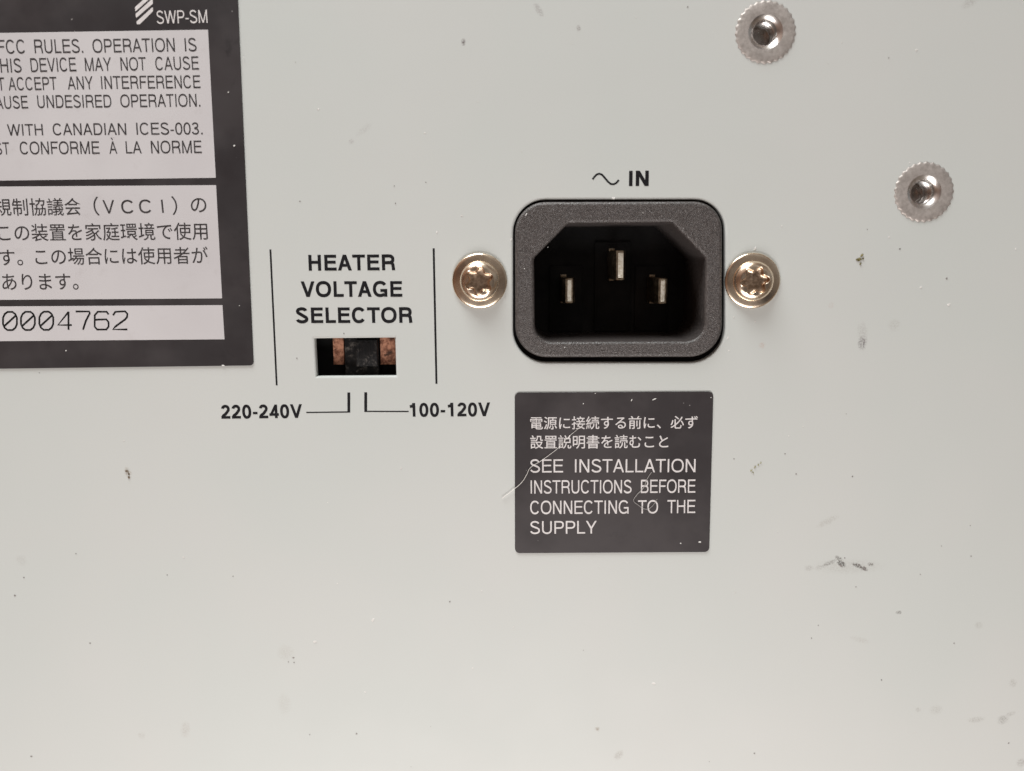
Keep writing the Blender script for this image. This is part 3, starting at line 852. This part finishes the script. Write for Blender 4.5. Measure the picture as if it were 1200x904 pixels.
DARK = [(527, 705.2, 1.5, 1.2, 0.3), (543.5, 50, 1.2, 1.6, 1.3), (463.5, 238.5, 1.2, 1, 0), (499, 214, 1.0, 1, 0), (462, 218, 0.9, 1, 0),
        (351.5, 236, 1.1, 1.3, 0), (1109.5, 326.5, 1.8, 1.0, 0), (1054.5, 292, 1.3, 1.2, 0.4), (933, 555.5, 1.6, 1.1, 0), (999, 558.5, 1.5, 1, 0),
        (860, 538, 1.2, 1, 0), (920, 532, 1.3, 1, 0), (418, 860, 1.6, 1.2, 0.9), (344, 771, 1.7, 1.4, 0.3), (338, 776, 1.3, 1, 0),
        (344.5, 776.5, 1.2, 1, 0), (363, 861, 1.2, 1, 0), (17.5, 698, 1.9, 1.3, 0), (105.5, 754, 1.5, 1, 0), (37, 886.5, 1.8, 1.4, 0.1),
        (28, 677, 1.4, 1.2, 0), (89, 649, 1.2, 1, 0), (273, 675.5, 1.3, 1, 0), (196, 674, 1.1, 1, 0), (348, 420, 1.0, 1.4, 1), (1118, 754, 1.3, 1, 0),
        (959, 733, 1.2, 1, 0), (951, 748, 1.1, 1, 0), (1033, 797, 1.3, 1, 0), (1182, 871, 1.5, 1, 0), (990, 654, 1.3, 1, 0), (1003, 688, 1.2, 1, 0),
        (985.5, 663, 2.2, 1.5, -0.5), (1006.5, 662.3, 1.8, 1.5, -0.2), (1013.5, 666.8, 1.7, 1.2, -0.2), (403, 391, 1.2, 1.2, 0.4),
        (1138, 652, 1.2, 1, 0), (1137, 616, 1.0, 1, 0), (884, 883, 1.6, 1, 0.9)]
rest_w, rest_d = [], []
for i in range(80):
    px, py = rng.uniform(-120, 1320), rng.uniform(-90, 990)
    if blocked(px, py): continue
    (rest_w if rng.random() < 0.62 else rest_d).append((px, py, rng.choice((0.4, 0.5, 0.6, 0.7, 0.9)), rng.uniform(1, 2.2), rng.uniform(0, 3)))
def dust(name, items, mat, label):
    me = join([flake(*P(px, py), r * PX * (0.55 if on_label(px, py) > 0.1 else 0.7), on_label(px, py), s, a) for px, py, r, s, a in items])
    return tag(link_mesh(name, to_world(me), mat), label, 'dust', kind='stuff')
dust('white_dust', WHITE + rest_w, LINT, 'tiny white lint specks scattered over the panel and stickers')
dust('dark_grit', DARK + [q for q in rest_d if on_label(q[0], q[1]) < 0.1], DIRT, 'tiny dark grit specks scattered over the pale paint')

def debris(name, bits, mat, label):
    me = join([flake(*P(px, py), r * PX, 0.004, s, a, 0.12) for px, py, r, s, a in bits])
    return tag(link_mesh(name, to_world(me), mat), label, 'debris')
debris('dirt_flake', [(148.6, 552.2, 1.3, 2.2, 0.0), (151.0, 555.6, 1.1, 1.8, -1.2), (151.2, 559.6, 1.4, 1.3, -0.9)], BROWN_DIRT,
       'brown crooked dirt flake on bare paint beneath the large rating sticker')
debris('dirt_flake', [(1007.0, 304.5, 2.0, 1.5, 0.6), (1010.0, 299.5, 1.5, 2.0, 0.9), (1004.8, 304.6, 1.3, 1.4, 0.1), (1008.3, 309.5, 1.1, 1.8, 1.3), (1011.2, 303.5, 1.0, 1.5, 0.4)],
       OLIVE, 'olive green dried flake on bare paint below the lower rivet nut')
debris('dirt_flake', [(880.5, 551.5, 0.9, 2.2, 0.7), (884.5, 547.6, 0.9, 2.0, 0.8), (888.8, 545.0, 0.9, 1.6, 0.5), (882.5, 554.0, 0.8, 1.6, -0.8), (891.5, 542.6, 0.8, 1.5, 0.7)],
       speckled('pale_olive_debris', (0.26, 0.25, 0.13), (0.40, 0.38, 0.25), 2500, 0.8), 'pale feathery olive scrap on bare paint right of the warning sticker')
